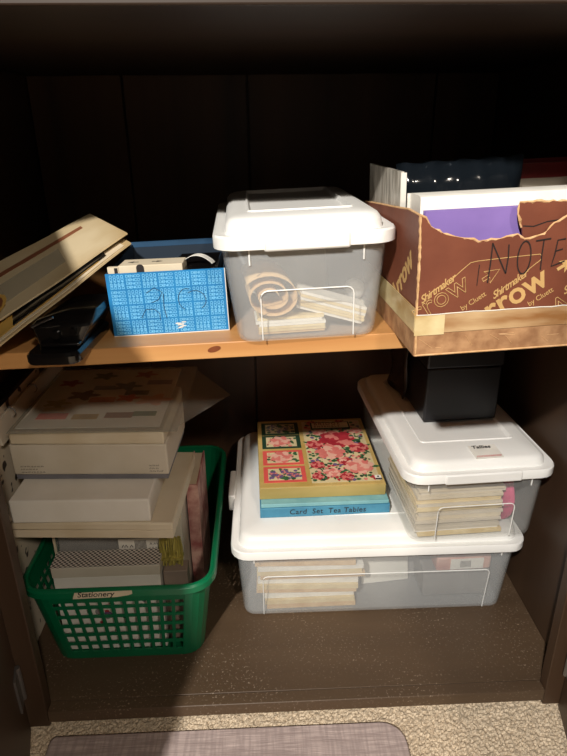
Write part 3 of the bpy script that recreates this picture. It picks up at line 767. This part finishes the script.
rows = [(0, .017, False)]
z = .017; 
for i in range(6):
    hh = .0158 if i < 5 else .009
    rows.append((z, z+hh, True)); z += hh; rows.append((z, z+.0055, False)); z += .0055
rows[-1] = (rows[-1][0], H, False)
zs = [r[0] for r in rows]+[H]
v, f = [], []; n = len(per)
for zz in zs:
    for p in per: q = pt(p, zz/H); v.append((q.x, q.y, zz))
for j, (a, b, hr) in enumerate(rows):
    for i in range(n):
        if hr and per[i][3]: continue
        f.append((j*n+i, j*n+(i+1) % n, (j+1)*n+(i+1) % n, (j+1)*n+i))
mb = MB(); mb.add(v, f); mb.build('lattice_wall', m_green, gb, solid=.0022)
mb = MB(); mb.prism([(pt(p, 0).x*.995, pt(p, 0).y*.995) for p in per if p[0] == 'c' or p[2] == 0], 0, .002); mb.build('base', m_green, gb)
def ring(e, z): 
    out = []
    for p in per:
        if p[0] == 's' and p[2] not in (0,): continue
        q = pt(p, 1); d = Vector((q.x, q.y, 0)); w_, d_ = gdim(1)
        cx = max(-(w_/2-RC), min(w_/2-RC, q.x)); cy = max(-(d_/2-RC), min(d_/2-RC, q.y)); nrm = (Vector((q.x, q.y, 0))-Vector((cx, cy, 0))).normalized()
        out.append((q.x+nrm.x*e, q.y+nrm.y*e, z))
    return out
mb = MB(); mb.loft([ring(-.001, H-.004), ring(-.001, H+.005), ring(.001, H+.0065), ring(.005, H+.006), ring(.008, H+.003), ring(.009, H-.006), ring(.0075, H-.006), ring(.0062, H+.001)], close=True)
rim = mb.build('rim', m_green, gb, smooth=True)
fy = -gdim(1)[1]/2-.0092
mb = MB(); mb.prism([(-.062, -.0055), (-.040, -.0050), (.004, -.0042), (.022, -.0012), (.027, .0012), (.027, .0072), (-.058, .0062)], 0, .0004, M=FRONT(0, fy-.0004, H-.001))
tp = mb.build('tape_label', mat('cream_tape', 'd8ccb0', .6), rim)
text('handwriting', 'Stationery', .0135, m_ink, tp, FRONT(-.055, fy-.0010, H-.0030), shear=.25, space=.98, offset=.00015)

def squiggle(name, w_, h_, m, parent, Mx):
    mb = MB(); x_ = 0
    while x_ < w_:
        n = random.randint(2, 5); P = [(x_+k*h_*.32, (k % 2)*h_*random.uniform(.6, 1)) for k in range(n+1)]
        ribbon(mb, P, h_*.22, Mx); x_ += n*h_*.32+h_*.6
    return mb.build(name, m, parent)
# contents of the basket
zb = .0032
t = thing('gingham_box', 'narrow white box with black gingham top standing in the green basket', 'box', (-.294, .131, zb), (0, 0, .0))
MB().box(-.083, .083, -.018, .018, 0, .150).build('box_body', m_card, t, bevel=.001)
MB().box(-.084, .084, -.019, .019, .1505, .170).build('lid_side', m_card2, t, bevel=.001)
MB().box(-.0845, .0845, -.0195, .0195, .1705, .1715).build('gingham_top', m_ging, t)
mb = MB()
for i in range(16):
    x_, z_ = random.gauss(.005, .020), random.gauss(.078, .018); disc(mb, 0, 0, 0.001, 3, 0, m_plum) if False else None
    r_ = random.uniform(.003, .0075); mb.use(random.choice((m_plum, m_dgreen, m_roseC, m_grey, m_ink)))
    mb.add([tuple(FRONT(0, -.0184, 0) @ Vector((x_+r_*(1+.4*math.sin(k*3+i))*math.cos(2*PI*k/8), min(.118, max(.02, z_+r_*math.sin(2*PI*k/8))), i*.00002))) for k in range(8)], [tuple(range(8))])
mb.build('flower_print', None, t, solid=.0001)
t = thing('clear_case', 'clear plastic case with barcode label standing in the green basket', 'case', (-.280, .228, zb), (0, 0, 0))
mb = MB(); mb.loft([rr(.206, .150, .004, 0), rr(.206, .150, .004, .244)]); mb.build('case_shell', m_frost2, t)
MB().box(-.100, .100, -.060, .070, .002, .238).build('card_filling', m_card2, t)
MB().box(-.098, .055, -.066, -.062, .120, .205).build('photo_card', m_grey, t)
MB().box(-.103, .103, -.0752, -.073, .226, .2442).build('front_lip', m_card3, t)
MB().box(-.1035, -.100, -.0752, -.072, .0, .226).build('front_lip', m_card3, t)
mb = MB(); mb.use(m_sheet3); mb.box(.000, .068, -.0762, -.0754, .164, .190); mb.build('barcode_label', None, t)
mb = MB()
for i in range(10): mb.box(.026+i*.0019, .026+i*.0019+.0009, -.0766, -.0763, .168, .187)
mb.build('barcode', m_ink, t)
squiggle('lettering', .014, .007, m_ink, t, FRONT(.005, -.0764, .174)); squiggle('lettering', .012, .005, m_ink, t, FRONT(.050, -.0764, .178)); squiggle('lettering', .014, .004, m_ink, t, FRONT(.048, -.0764, .170))
t = thing('raffia_bundle', 'small bundle of yellow green straw raffia beside the barcode label', 'raffia', (-.1945, .1385, .152), (0, 0, 0))
for i in range(14):
    x_ = -.016+.032*i/13; mb = MB(); P = [(x_+random.uniform(-.002, .002), random.uniform(-.005, .005), zz*.054) for zz in (0, .3, .6, 1)]
    mb.tube(P, random.uniform(.0014, .0024), 5); mb.build('straw', m_straw, t)
MB().box(-.0185, .0185, -.0078, .0078, .0125, .0165).build('binding', m_straw, t)
mb = MB(); mb.box(-.019, .019, -.013, .013, 0, .148); o = mb.build('tan_carton', mat('grey_brown_card', '8d7d70', .6), None, bevel=.001)
tag(o, 'narrow grey brown carton standing under the straw raffia', 'carton', (-.1885, .135, zb))
t = thing('floral_book', 'pink floral book standing at the right inside the green basket', 'book', (-.1655, .285, zb), (0, 0, -.02))
MB().box(-.010, -.0075, -.055, .06, 0, .238).build('cover', m_floral, t); MB().box(.0075, .010, -.055, .06, 0, .238).build('cover', m_floral, t)
MB().box(-.0072, .0072, -.0555, -.0525, 0, .238).build('spine', m_floral, t); MB().box(-.0070, .0070, -.052, .058, .002, .235).build('pages', m_card3, t)

# pile of white boxes on top
def lidded(name, label, loc, rot, w_, d_, h, m, lidh=0, band=0):
    t = thing(name, label, 'box', loc, rot, 'pile of pale flat boxes on the basket')
    z = 0
    if band: MB().box(-w_/2+.002, w_/2-.002, -d_/2+.002, d_/2-.002, 0, band).build('base', m_greyd, t, bevel=.0006); z = band+.0003
    if lidh:
        MB().box(-w_/2+.0012, w_/2-.0012, -d_/2+.0012, d_/2-.0012, z, h-lidh).build('base', m, t, bevel=.0008); z = h-lidh+.0003
    MB().box(-w_/2, w_/2, -d_/2, d_/2, z, h).build('lid', m, t, bevel=.0025)
    return t
m_greyd = mat('grey_band_card', '77767c', .6)
zp = zb+.2450
lidded('flat_box', 'widest beige flat box at the foot of the pale pile above the basket', (-.289, .187, zp), (0, 0, -.06), .238, .205, .0275, m_card3, .014)
zp += .0280
t = lidded('flat_box', 'plain white box with rounded edges second from the foot of the pale pile', (-.305, .178, zp), (0, 0, -.03), .200, .186, .0385, m_card)
zp += .0390
t = lidded('flat_box', 'white box with grey base and tiny print on the pale pile', (-.297, .213, zp), (0, 0, -.05), .232, .150, .0600, m_card2, 0, .008)
for k in range(3):
    squiggle('fine_print', (.034, .024, .036)[k], .0026, m_ink, t, FRONT(-.104, -.0753, .022-k*.0048))
    squiggle('fine_print', (.010, .012, .016)[k], .0026, m_ink, t, FRONT(.088, -.0753, .023-k*.0048))
zp += .0605
lidded('flat_box', 'thin beige box topmost in the pale pile under the sticker bag', (-.296, .216, zp), (0, 0, -.05), .226, .160, .022, m_card3)
zp += .0226
t = thing('sticker_bag', 'clear plastic bag of colourful stickers lying on top of the pale pile', 'bag', (-.288, .255, zp), (0, 0, -.03))
def wav(x, y): return .0045+.0016*math.sin(x*60+y*30)+.0014*math.sin(y*75-x*20)
nx, ny = 22, 16; x0, x1, y0, y1 = -.120, .125, -.125, .125
for nm, lift in (('bag_film', .0055), ('bag_film', -.0005)):
    v, f = [], []
    for j in range(ny+1):
        for i in range(nx+1):
            u, q = i/nx, j/ny; x_, y_ = x0+(x1-x0)*u, y0+(y1-y0)*q
            if lift > 0 and i > nx-5: x_ += (i-nx+4)*.017*max(0, 1-abs(y_-.00)/.11)
            edge = min(1, 6*min(u, 1-u, q, 1-q)); 
            v.append((x_, y_, max(.0005, (wav(x_, y_)+lift)*edge) if lift > 0 else .0004))
    for j in range(ny):
        for i in range(nx): a = j*(nx+1)+i; f.append((a, a+1, a+nx+2, a+nx+1))
    mb = MB(); mb.add(v, f); mb.build(nm, m_film, t, smooth=True, solid=.0004)
    if lift < 0: break
mb = MB(); mb.box(-.112, .098, -.112, .11, .0012, .0022); sh = mb.build('sticker_sheet', m_card, t)
def sticker(kind, x_, y_, r_, m):
    mb = MB(); P = []
    for k in range(24):
        a = 2*PI*k/24; q = r_*(1+.35*math.cos(5*a)) if kind == 'f' else r_
        P.append((x_+q*math.cos(a)*1.35, y_+q*math.sin(a)))
    if kind == 'b': P = [(x_-r_*1.6, y_-r_*.7), (x_+r_*1.6, y_-r_*.7), (x_+r_*1.6, y_+r_*.7), (x_-r_*1.6, y_+r_*.7)]
    mb.prism(P, .0024, .0028); mb.build('sticker', m, t)
for kx in (('f', -.045, .00, .016, mat('maroon', '5a2030', .5)), ('f', .018, .035, .015, mat('navy', '20304e', .5)), ('b', -.018, .030, .011, mat('slate', '586078', .5)), ('b', .040, .008, .012, m_ink),
           ('f', .030, -.012, .012, m_coral), ('b', -.010, -.018, .013, m_roseA), ('f', -.078, -.030, .013, m_straw), ('f', .072, -.02, .018, m_roseB), ('b', -.07, -.075, .014, m_coral), ('b', -.02, -.078, .012, m_port2),
           ('b', .03, -.074, .013, m_brown), ('f', -.08, .05, .012, m_roseC), ('b', .07, .05, .013, m_plum), ('f', -.03, .08, .013, m_leaf), ('f', .04, .085, .012, m_roseC), ('b', -.075, -.052, .010, m_cream), ('b', .068, -.070, .011, m_leaf)): sticker(*kx)

# books against the left wall
t = thing('slim_book', 'slim blue book standing against the left cabinet wall', 'book', (-.446, .111, .0006), (0, 0, 0))
MB().box(-.014, .012, -.006, -.0045, 0, .335).build('cover', m_bluebook, t); MB().box(-.014, .012, .0045, .006, 0, .335).build('cover', m_bluebook, t)
MB().box(-.013, .011, -.0044, .0044, .002, .333).build('pages', m_card3, t)
t = thing('ring_album', 'cream patterned ring album with black cover beside the pale pile', 'album', (-.4455, .240, .0006), (0, 0, 0))
MB().box(-.014, .012, -.110, .11, 0, .418).build('album_body', m_patt, t, bevel=.001)
MB().box(-.0145, .0125, -.112, .112, .4185, .426).build('cover', m_blackm, t, bevel=.001)
for k in range(3):
    mb = MB(); mb.tube([(.012*math.cos(a), -.1125, .375-k*.045+.010*math.sin(a)) for a in [i*.45 for i in range(0, 8)]], .0013, 6); mb.build('ring', m_ink, t, smooth=True)
t = thing('binder_cover', 'grey cream binder page with metal rings standing left of the sticker bag', 'binder', (-.4205, .300, zp-.0226), (0, -.10, -.02))
MB().box(-.002, .002, -.16, .12, 0, .036).build('page', m_card2, t)
for yy in (-.11, -.02):
    mb = MB(); mb.tube([(.008*math.cos(a)+.001, yy, .030+.008*math.sin(a)) for a in [i*2*PI/14 for i in range(14)]], .0010, 6, closed=True); mb.build('ring', m_chrome, t, smooth=True)
